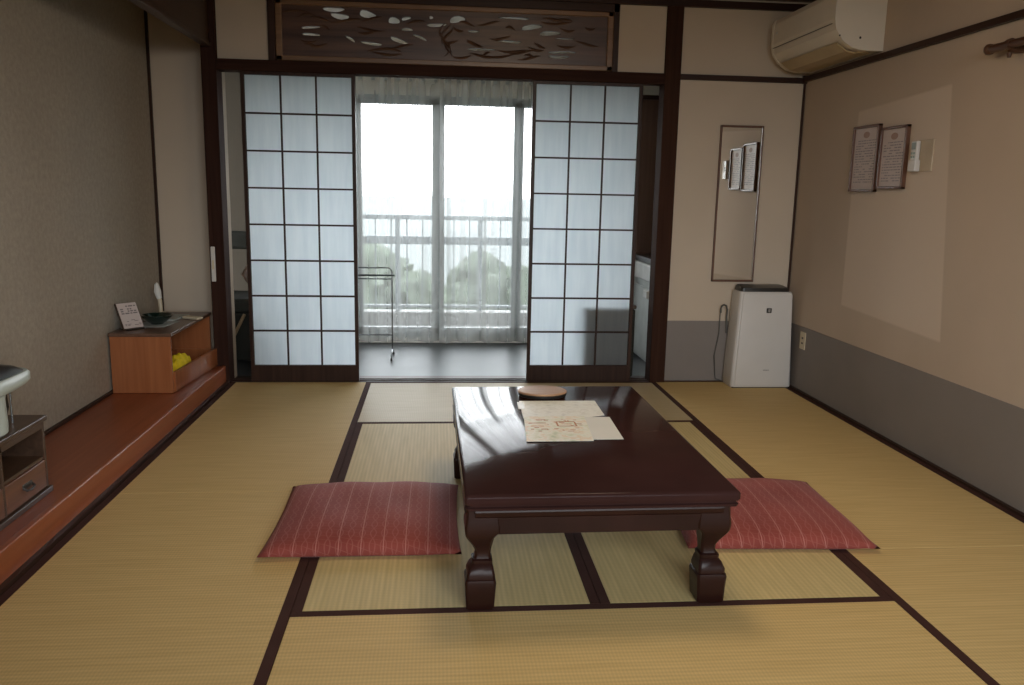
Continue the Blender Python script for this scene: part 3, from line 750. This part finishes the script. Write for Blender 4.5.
# ------------------------------------------------------------------ cushions
def cushion(label, cx, cy, rz, w, d):
    bm = B(); n = 28
    def pt(i, j, top):
        u, v = -1+2*i/n, -1+2*j/n
        e = (max(0, 1-abs(u)**3.2)*max(0, 1-abs(v)**3.2))**.5
        px = u*w/2*(1-.035*(1-v*v)*abs(u)**2+.0*v); py = v*d/2*(1-.035*(1-u*u)*abs(v)**2)
        wr = .0025*math.sin(9*u+4*v+cx*5)*e
        z = .016+(.054*e+wr if top else -.0155*min(1, e*2.2))
        return (px, py, z)
    for top in (1, 0):
        g = [[bm.verts.new(pt(i, j, top)) for j in range(n+1)] for i in range(n+1)]
        for i in range(n):
            for j in range(n): bm.faces.new((g[i][j], g[i+1][j], g[i+1][j+1], g[i][j+1]))
    bmesh.ops.remove_doubles(bm, verts=bm.verts[:], dist=1e-5)
    o = obj('floor_cushion', bm, 'cushion', loc=(cx, cy, 0.0006), rot=(0, 0, rz)); smooth_mesh(o)
    return tag(o, label, 'cushion', 'red floor cushions beside the low table')
def smooth_mesh(o):
    for p in o.data.polygons: p.use_smooth = True
cushion('red patterned floor cushion on the tatami left of the low table', .157, .600, math.radians(-.5), .615, .605)
cushion('red patterned floor cushion right of the low table, partly behind its leg', 1.502, .592, math.radians(-3), .62, .61)

# ------------------------------------------------------------------ air purifier
pu = thing('air_purifier', 'white upright air purifier on the tatami in the far right corner', 'air purifier', (2.294, 2.512, .0008))
pu.scale = (.955, 1, 1)
def rr_sec(x0, x1, y0, y1, z, c=.02, k=5):
    pts = []
    for (cx, cy, a0) in ((x1-c, y0+c, -PI/2), (x1-c, y1-c, 0), (x0+c, y1-c, PI/2), (x0+c, y0+c, PI)):
        for i in range(k): a = a0+i*PI/2/(k-1); pts.append((cx+c*math.cos(a), cy+c*math.sin(a), z))
    return pts
obj('body', loft(B(), [rr_sec(-.188, .186, .006, .160, .0), rr_sec(-.194, .190, 0, .165, .012), rr_sec(-.190, .186, .002, .165, .12), rr_sec(-.166, .166, .014, .163, .555), rr_sec(-.163, .163, .020, .160, .568)]), 'white_plastic', pu, sm=True)
obj('front_panel', loft(B(), [rr_sec(-.172, .175, -.006, .02, .02, .008), rr_sec(-.172, .175, -.007, .02, .10, .008), rr_sec(-.150, .160, .005, .03, .55, .008), rr_sec(-.148, .158, .010, .03, .560, .008)]), 'white_plastic', pu, sm=True)
obj('base_strip', box(B(), -.185, .184, .004, .16, -.0005, .006), 'chair_pad', pu)
obj('outlet_grille', loft(B(), [rr_sec(-.155, .150, .030, .158, .5685), rr_sec(-.15, .145, .034, .156, .59, .015), rr_sec(-.14, .13, .08, .152, .600, .015)]), 'dark_plastic', pu, sm=True)
em = B(); box(em, .000, .030, -.002, .006, .448, .476, bev=.001)
e = obj('emblem', em, 'dark_plastic', pu)
eb = B()
for z_ in (.456, .462, .468): box(eb, .0075, .0225, -.0035, -.0018, z_-.0012, z_+.0012)
box(eb, .014, .016, -.0035, -.0018, .453, .471); obj('emblem_mark', eb, 'white_plastic', e)
bl = B()
for k, w in enumerate((.005, .006, .006, .005, .005)): box(bl, .002+k*.0075, .002+k*.0075+w*.9, -.0085, -.006, .106, .112)
obj('small_print', bl, plain('faint_grey_print', (.25, .24, .23), .5), pu)
cd = B(); pts = [(-.172, .12, .03)]
for k in range(13):
    a = k/12*PI; pts.append((-.205+.020*math.cos(a+0), .15, .44+.020+.035*math.sin(a)))
cd_pts = [(-.182, .165, .30), (-.188, .162, .40), (-.190, .150, .445), (-.200, .145, .468), (-.214, .146, .475), (-.228, .150, .465), (-.232, .152, .445), (-.231, .154, .425)]
tube(cd, cd_pts, .006, 8)
obj('power_cord_loop', cd, 'cord', pu, sm=True)
cd = B(); tube(cd, [(-.231, .160, .43), (-.228, .166, .30), (-.25, .168, .16), (-.235, .168, .02), (-.19, .15, .006)], .0035, 6)
obj('power_cord', cd, 'cord', pu, sm=True)

# ------------------------------------------------------------------ mirror
mi = thing('wall_mirror', 'tall narrow wall mirror with thin wooden frame above the air purifier', 'mirror', (2.135, YE, .612))
fm = B(); w2_, h2_ = .127, .903
for a_ in ((-w2_, -w2_+.008), (w2_-.008, w2_)): box(fm, a_[0], a_[1], -.022, 0, 0, h2_, bev=.002)
for a_ in ((0, .012), (h2_-.012, h2_)): box(fm, -w2_, w2_, -.022, 0, a_[0], a_[1], bev=.002)
obj('frame', fm, 'frame_wood', mi)
obj('mirror_glass', box(B(), -w2_+.007, w2_-.007, -.014, -.002, .01, h2_-.01), 'mirror', mi)
mi.rotation_euler = (math.radians(0.0), 0, 0)

# ------------------------------------------------------------------ framed notices on right wall
def notice(label, y0, y1, z0, z1, seed, tilt):
    t = thing('framed_notice', label, 'framed notice', (XR, (y0+y1)/2, z0), 0, 'framed notices on the right wall')
    w, h = (y1-y0)/2, z1-z0
    fm = B()
    for a_ in ((-w, -w+.012), (w-.012, w)): box(fm, -.022, 0, a_[0], a_[1], 0, h, bev=.002)
    for a_ in ((0, .012), (h-.012, h)): box(fm, -.022, 0, -w, w, a_[0], a_[1], bev=.002)
    obj('frame', fm, 'frame_wood', t)
    obj('paper', box(B(), -.012, -.002, -w+.011, w-.011, .011, h-.011), plain('notice_paper', (.60, .52, .50), .5, var=.03), t)
    rnd = random.Random(seed); pr = B(); z_ = h-.075; N = 14
    lathe(pr, [(0, 0), (.0001, 0)]) if 0 else None
    seal = B(); sc = [(.030*math.cos(k*PI/8), h-.045+.016*math.sin(k*PI/8)) for k in range(16)]
    prism(seal, sc, 'x', -.0126, -.0118); obj('seal_mark', seal, plain('seal_print', (.36, .24, .20), .6), t)
    while z_ > .035:
        y = w-.028
        while y > -w+.035:
            l_ = rnd.uniform(.008, .030)
            if rnd.random() < .8: box(pr, -.0126, -.0118, max(-w+.028, y-l_), y, z_, z_+.0045)
            y -= l_+.006
        z_ -= .0125
    obj('printed_text', pr, plain('notice_print', (.28, .25, .27), .6), t)
    t.rotation_euler = (math.radians(tilt), 0, 0)
notice('larger framed paper notice, the left one on the right wall', 1.792, 2.036, 1.147, 1.467, 1, 0)
notice('framed paper notice between the larger notice and the white remote control', 1.548, 1.770, 1.160, 1.445, 2, 0)

M['plate_tan'] = plain('tan_plate', (.50, .41, .29), .5)
# remote control in its wall holder
rc = thing('wall_mounted_remote_control', 'small white remote control in its wall holder right of the framed notices', 'remote control', (XR, 1.425, 1.235))
obj('wall_plate', box(B(), -.006, 0, -.07, .045, 0, .135, bev=.002), 'plate_tan', rc)
obj('holder', box(B(), -.030, -.0062, .015, .072, 0, .05, bev=.003), 'white_plastic', rc)
hs = obj('handset', box(B(), -.026, -.008, .021, .066, .004, .132, bev=.004), 'white_plastic', rc)
obj('display', box(B(), -.0275, -.0255, .028, .060, .095, .125), plain('lcd_grey', (.22, .26, .23), .3), hs)
bt = B()
for k in range(4): box(bt, -.028, -.0255, .030+(k % 2)*.018, .042+(k % 2)*.018, .058+(k//2)*.016, .068+(k//2)*.016, bev=.001)
obj('buttons', bt, plain('button_green', (.25, .34, .30), .4), hs)

# wall sockets
def socket(label, loc, faces):
    t = thing('wall_socket', label, 'socket', loc)
    if faces == 'x':
        obj('plate', box(B(), -.009, -.004, -.034, .034, 0, .10, bev=.002), 'beige_plate', t)
        for z_ in (.03, .06): obj('slot', box(B(), -.0098, -.0088, -.010, .010, z_, z_+.010), 'dark_plastic', t)
    return t
socket('beige socket plate on grey wainscot right of the air purifier', (XR, 2.435, .250), 'x')
sw = thing('switch_strip', 'narrow white plastic strip fixed to the left post', 'switch', (-.862, YE-.03, .585))
obj('cover', box(B(), -.012, .012, -.010, 0, 0, .195, bev=.004), 'white_plastic', sw)
obj('button', box(B(), -.006, .006, -.0125, -.0095, .07, .12, bev=.001), 'beige_plate', sw)

# hanging rod, upper right
hr = thing('wooden_rod', 'brown wooden rod with ball end on the right wall by the photo edge', 'rod', (2.445, .99, 1.672))
rb = B(); tube(rb, [(0, -.01, 0), (0, -1.5, 0)], .0155, 12); obj('pole', rb, 'rod_wood', hr, sm=True)
fb = B(); lathe(fb, [(0, -.021), (.012, -.018), (.020, -.008), (.021, 0), (.020, .008), (.012, .018), (0, .021)], n=16); obj('finial', fb, 'rod_wood', hr, sm=True)
for y in (-.115, -1.4):
    bk = B(); tube(bk, [(.051, y, -.012), (.02, y, -.02), (0, y, -.015)], [.018, .012, .012], 10)
    tube(bk, [(0, y, -.03), (0, y, -.046)], [.010, .006], 8); tube(bk, [(0, y-.008, 0), (0, y+.008, 0)], .021, 12)
    obj('bracket', bk, 'rod_wood', hr, sm=True)

# ------------------------------------------------------------------ air conditioner
ac = thing('air_conditioner', 'aged white wall air conditioner in the upper right corner', 'air conditioner', (XR, 1.86, 1.808))
prof = [(-.001, .0), (-.10, .001), (-.155, .012), (-.205, .045), (-.238, .090), (-.248, .14), (-.248, .245), (-.236, .272), (-.20, .282), (-.001, .282)]
bd = B(); prism(bd, prof, 'y', .025, .735); obj('body', bd, 'ac_plastic', ac)
for y0, y1 in ((-.002, .0245), (.7355, .762)):
    ep = B(); prism(ep, [(x*1.012, z*1.01-.002) for x, z in prof], 'y', y0, y1); ec = obj('end_cap', ep, 'ac_plastic', ac)
    if y0 < 0:
        s_ = B(); prism(s_, [(-.120+.005*math.cos(k*PI/6), .055+.006*math.sin(k*PI/6)) for k in range(12)], 'y', -.0045, -.0022); obj('screw_cover', s_, 'dark_plastic', ec)
        s_ = B(); prism(s_, [(-.222+.004*math.cos(k*PI/6), .062+.004*math.sin(k*PI/6)) for k in range(12)], 'y', -.0045, -.0022); obj('clip', s_, 'dark_plastic', ec)
# louvre along the curved lower front
lv = B(); prism(lv, [(-.110, -.002), (-.158, .007), (-.208, .040), (-.214, .038), (-.160, .000), (-.110, -.008)], 'y', .05, .69); obj('louvre', lv, 'ac_vent', ac)
lv = B(); prism(lv, [(-.040, -.004), (-.104, -.003), (-.104, .001), (-.040, .001)], 'y', .05, .69); obj('lower_grille', lv, 'ac_vent', ac)
for k in range(1, 5):
    lv2 = B(); box(lv2, -.163, -.159, .05+k*.13-.002, .05+k*.13+.002, -.002, .006)
gp = B(); box(gp, -.2505, -.2475, .03, .73, .118, .121); obj('panel_seam', gp, 'dark_plastic', ac)
ld = B(); box(ld, -.252, -.2478, .68, .70, .19, .20, bev=.001); obj('indicator', ld, 'sink_white', ac)

# ------------------------------------------------------------------ cabinet in alcove
cb = thing('low_cabinet', 'low orange brown open cabinet on the alcove floor beside the left post', 'cabinet', (-1.055, 2.02, .099))
x0, x1, D, H = -.148, .140, .715, .300
obj('side_panel', box(B(), x0, x1, 0, .016, 0, H-.017, bev=.002), 'cab_wood', cb)
obj('side_panel', box(B(), x0, x1, D-.016, D, 0, H-.017, bev=.002), 'cab_wood', cb)
obj('back_panel', box(B(), x0, x0+.010, .016, D-.016, 0, H-.017), 'cab_dark', cb)
obj('top', box(B(), x0-.004, x1+.006, -.006, D+.006, H-.017, H, bev=.003), 'cab_dark', cb)
dr = B()      # pulled out a little further at its far end
a0 = math.atan2(.045, D)
def drb(*a): box(dr, *a)
drb(x0+.05, x1+.010, .022, D-.024, .006, .014); drb(x1-.004, x1+.010, .017, D-.002, .004, .104)
drb(x0+.05, x1-.004, .022, .030, .014, .090); drb(x0+.05, x1-.004, D-.032, D-.024, .014, .090); drb(x0+.05, x0+.058, .03, D-.032, .014, .090)
bmesh.ops.rotate(dr, verts=dr.verts[:], cent=(x1, .017, 0), matrix=Matrix.Rotation(-a0, 3, 'Z'))
obj('drawer', dr, 'cab_wood', cb)
yc = B(); t_ = bmesh.new(); bmesh.ops.create_icosphere(t_, subdivisions=4, radius=1)
for v in t_.verts:
    d = v.co.copy(); v.co = Vector((d.x*.048, d.y*.19, max(-.050, d.z*.075)+.050+.012*math.sin(d.x*7+d.y*5)*math.sin(d.y*11)*(1 if d.z > 0 else 0)))
merge(yc, t_)
o = obj('yellow_cloth', yc, 'yellow', loc=(-.968, 2.27, .1150), sm=True); tag(o, 'crumpled bright yellow cloth inside the low cabinet drawer', 'cloth')

TT = .3995
# card stand
cs = thing('notice_stand', 'small white notice card leaning on a dark stand on the cabinet top', 'notice card', (-1.118, 2.125, TT), math.radians(50))
cs.scale = (1.02, 1.0, .95)
R = Matrix.Rotation(math.radians(-27), 4, 'X')
def rb_(name, mat, par, *a, bev=0):
    bm = box(B(), *a, bev=bev); bmesh.ops.transform(bm, matrix=R, verts=bm.verts[:]); return obj(name, bm, mat, par)
M['paper_pink'] = plain('card_paper', (.58, .50, .47), .5, var=.03)
cardo = rb_('card', 'paper_pink', cs, -.050, .050, -.003, .001, .010, .150, bev=.001)
rb_('backing', 'chair_wood', cs, -.054, .054, .0015, .008, .003, .153, bev=.001)
obj('stand_foot', box(B(), -.045, .045, -.012, .060, .0, .006, bev=.001), 'dark_plastic', cs)
ptx = B(); rnd = random.Random(8)
for k, z_ in enumerate((.128, .112, .100, .088, .052, .046, .030, .024)):
    x = -.040
    while x < .034:
        l_ = rnd.uniform(.008, .022); h_ = .007 if k < 4 else .003
        if rnd.random() < .7: box(ptx, x, min(.042, x+l_), -.0036, -.0029, z_, z_+h_)
        x += l_+.005
bmesh.ops.transform(ptx, matrix=R, verts=ptx.verts[:]); obj('printed_text', ptx, plain('card_print', (.20, .17, .17), .6), cardo)
# bowl on a pale sheet
sheet('table_mat', 'grey rectangular mat under the dark green bowl on the cabinet', 'mat', [(-1.17, 2.20), (-1.00, 2.20), (-.98, 2.395), (-1.15, 2.395)], TT+.0003, .0015, 'lamp_white')
sheet('grey_booklet', 'grey booklet lying behind the dark green bowl on the cabinet', 'booklet', [(-1.19, 2.40), (-1.01, 2.40), (-.99, 2.60), (-1.17, 2.60)], TT+.0003, .008, 'lamp_white')
bw = obj('serving_bowl', lathe(B(), [(0, 0), (.030, 0), (.034, .006), (.046, .012), (.066, .030), (.078, .044), (.080, .048), (.077, .048), (.064, .034), (.044, .018), (.0, .013)], n=40), 'green_glaze', loc=(-1.065, 2.300, TT+.0019), sm=True)
tag(bw, 'shiny dark green glazed bowl on the cabinet top', 'bowl')
# cup-like pale figure in the corner
vs = thing('paper_tassel_ornament', 'narrow pale ornament standing in the alcove corner behind the green bowl', 'ornament', (-1.130, 2.63, TT), 0)
tb_ = B(); tube(tb_, [(-.02, 0, .0085), (-.024, 0, .08), (-.042, 0, .160)], [.010, .012, .009], 8); obj('stem', tb_, 'beige_plate', vs, sm=True)
tb_ = B(); tube(tb_, [(-.026, 0, .09), (-.034, 0, .13), (-.037, 0, .168), (-.035, 0, .18)], [.014, .020, .013, .003], 8); obj('paper_head', tb_, 'paper', vs, sm=True)
obj('foot_disc', lathe(B(), [(0, .0085), (.026, .0085), (.026, .014), (0, .016)], c=(-.02, 0, 0)), 'beige_plate', vs, sm=True)
vs.location.z = TT
# room key with tag
ky = thing('room_key', 'room key with pale tag at the far front edge of the cabinet top', 'key', (-.985, 2.505, TT+.0004), math.radians(-28))
ky.scale = (1.25, 1.6, 2.0)
obj('key_tag', box(B(), .0, .085, -.014, .014, 0, .007, bev=.003), 'beige_plate', ky)
rg = B(); tube(rg, [(-.012+.013*math.cos(k*PI/6), .013*math.sin(k*PI/6), .003) for k in range(13)], .0016, 6, caps=False); obj('ring', rg, 'chrome_dark', ky, sm=True)
kb_ = B(); box(kb_, -.075, -.024, -.004, .004, .0, .002); lathe(kb_, [(0, 0), (.011, 0), (.011, .002), (0, .002)], c=(-.030, 0, 0), n=16); obj('key_blade', kb_, 'chrome_dark', ky)

# ------------------------------------------------------------------ tea stand and pot
ts = thing('tea_stand', 'dark brown small stand with open shelf and drawer on the alcove floor, left edge', 'tea stand', (-1.045, .415, .0985))
hx, hy, H = .143, .252, .262
obj('top', box(B(), -hx-.008, hx+.008, -hy-.010, hy+.010, H-.018, H, bev=.004), 'tea_wood', ts)
obj('side_panel', box(B(), -hx, hx, hy-.014, hy, .020, H-.018, bev=.002), 'tea_wood', ts)
obj('side_panel', box(B(), -hx, hx, -hy, -hy+.014, .020, H-.018, bev=.002), 'tea_wood', ts)
obj('back_panel', box(B(), -hx, -hx+.008, -hy+.014, hy-.014, .02, H-.018), 'tea_wood', ts)
obj('middle_shelf', box(B(), -hx+.008, hx-.004, -hy+.014, hy-.014, .118, .128), 'tea_wood', ts)
obj('base', box(B(), -hx-.006, hx+.010, -hy-.006, hy+.008, .0, .020, bev=.003), 'tea_wood', ts)
obj('divider', box(B(), hx-.016, hx, -.030, -.018, .020, H-.018, bev=.002), 'tea_wood', ts)
obj('top_rail', box(B(), hx-.014, hx, -hy+.014, hy-.014, H-.040, H-.018), 'tea_wood', ts)
for y0, y1 in ((-.016, hy-.016), (-hy+.016, -.032)):
    d_ = obj('drawer', box(B(), -hx+.02, hx+.001, y0, y1, .024, .115, bev=.002), 'tea_red', ts)
    hd = B(); ym = (y0+y1)/2; tube(hd, [(hx+.001, ym-.028, .072), (hx+.012, ym-.024, .064), (hx+.014, ym, .060), (hx+.012, ym+.024, .064), (hx+.001, ym+.028, .072)], .004, 8)
    box(hd, hx, hx+.003, ym-.03, ym+.03, .066, .082, bev=.001); obj('handle', hd, 'dark_plastic', d_)
pt = thing('electric_hot_water_pot', 'mint white electric hot water pot with dark lid on the tea stand', 'hot water pot', (-.990, .430, .3608))
obj('body', lathe(B(), [(0, 0), (.080, 0), (.087, .006), (.088, .03), (.086, .106), (.088, .121), (.0, .122)], n=40), 'mint', pt, sm=True)
hd = B()
loft(hd, [rr_sec(-.086, .086, -.090, .130, .1222, .06, 8), rr_sec(-.092, .092, -.096, .190, .130, .07, 8), rr_sec(-.094, .094, -.098, .218, .139, .07, 8), rr_sec(-.092, .092, -.096, .222, .159, .07, 8), rr_sec(-.086, .086, -.09, .214, .167, .066, 8)])
obj('head_with_spout', hd, 'mint', pt, sm=True)
hd = B(); loft(hd, [rr_sec(-.080, .080, -.08, .200, .1672, .06, 8), rr_sec(-.07, .07, -.07, .17, .184, .06, 8), rr_sec(-.04, .04, -.04, .09, .204, .035, 8)]); obj('lid', hd, 'dark_plastic', pt, sm=True)
nz = B(); tube(nz, [(.04, .190, .137), (.04, .190, .110)], [.015, .011], 10); obj('nozzle', nz, 'sink_white', pt, sm=True)
dt = B(); tube(dt, [(.04, .140, .134), (.04, .140, .002)], .0035, 8); obj('level_tube', dt, 'chrome', pt, sm=True)
hn = B(); tube(hn, [(.04, .070, .115), (.04, .104, .110), (.04, .112, .06), (.04, .104, .018), (.04, .072, .014)], .008, 8); obj('side_handle', hn, 'dark_plastic', pt, sm=True)

# added fill lamp, unseen above the view, to brighten and warm the room
lm = thing('added_fill_lamp', 'added warm fill lamp hanging above the low table, out of frame', 'lamp', (.95, .55, CZ))
obj('canopy', lathe(B(), [(0, 0), (.06, 0), (.06, -.03), (0, -.03)], n=32), 'white_plastic', lm, sm=True)
cdl = B(); tube(cdl, [(0, 0, -.03), (0, 0, -.20)], .006, 8); obj('cord', cdl, 'white_plastic', lm, sm=True)
lampm = plain('fill_lamp_glow', (.8, .75, .65), .5)
lampm.node_tree.nodes['Principled BSDF'].inputs['Emission Color'].default_value = (1, .80, .54, 1)
lampm.node_tree.nodes['Principled BSDF'].inputs['Emission Strength'].default_value = 8.5
M['lampm'] = lampm
obj('shade', lathe(B(), [(0, -.19), (.10, -.192), (.22, -.215), (.275, -.255), (.27, -.29), (.20, -.33), (0, -.345)], n=40), 'lampm', lm, sm=True)

# ------------------------------------------------------------------ light
w = bpy.data.worlds.new('World'); bpy.context.scene.world = w; w.use_nodes = True
nt = w.node_tree; bg = nt.nodes['Background']
tc = nt.nodes.new('ShaderNodeTexCoord'); sx = nt.nodes.new('ShaderNodeSeparateXYZ'); nt.links.new(tc.outputs['Generated'], sx.inputs[0])
r = nt.nodes.new('ShaderNodeValToRGB'); e = r.color_ramp.elements
e[0].position = .47; e[0].color = (.05, .06, .06, 1); e[1].position = .50; e[1].color = (.95, .975, 1.0, 1)
q = r.color_ramp.elements.new(.75); q.color = (.92, .96, 1.0, 1)
mr = nt.nodes.new('ShaderNodeMath'); mr.operation = 'MULTIPLY_ADD'; mr.inputs[1].default_value = .5; mr.inputs[2].default_value = .5
nt.links.new(sx.outputs['Z'], mr.inputs[0]); nt.links.new(mr.outputs[0], r.inputs[0])
nt.links.new(r.outputs[0], bg.inputs['Color']); bg.inputs['Strength'].default_value = 7.0
def portal(x, y, z, sx_, sz_, rot):
    l = bpy.data.lights.new('daylight_portal', 'AREA'); l.shape = 'RECTANGLE'; l.size = sx_; l.size_y = sz_
    l.cycles.is_portal = True
    o = bpy.data.objects.new('daylight_portal', l); C.objects.link(o); o.location = (x, y, z); o.rotation_euler = rot
portal(.40, VY+.12, .90, 2.4, 1.75, (-PI/2, 0, 0))
portal(1.1, -3.02, 1.30, 2.4, 1.72, (PI/2, 0, 0))

# ------------------------------------------------------------------ camera
cam = bpy.data.cameras.new('Camera'); co = bpy.data.objects.new('Camera', cam); C.objects.link(co)
cam.sensor_width = 36; cam.lens = 820.65/1024*36; cam.clip_start = .02; cam.clip_end = 3000
F = Vector((.09087204, .97943363, -.18014447)); Rt = Vector((.99585721, -.08877872, .01966599)); U = Vector((-.00326854, .18118526, .98344355))
co.matrix_world = Matrix(((Rt.x, U.x, -F.x, .384943), (Rt.y, U.y, -F.y, -2.064675), (Rt.z, U.z, -F.z, 1.110864), (0, 0, 0, 1)))
sc = bpy.context.scene; sc.camera = co
sc.view_settings.view_transform = 'Standard'; sc.view_settings.look = 'None'; sc.view_settings.gamma = 1
sc.view_settings.use_curve_mapping = False; sc.view_settings.exposure = 0.45
cy = sc.cycles; cy.use_denoising = True; cy.max_bounces = 10; cy.diffuse_bounces = 6; cy.transparent_max_bounces = 16
cy.transmission_bounces = 6; cy.sample_clamp_indirect = 6; cy.caustics_reflective = False; cy.caustics_refractive = False
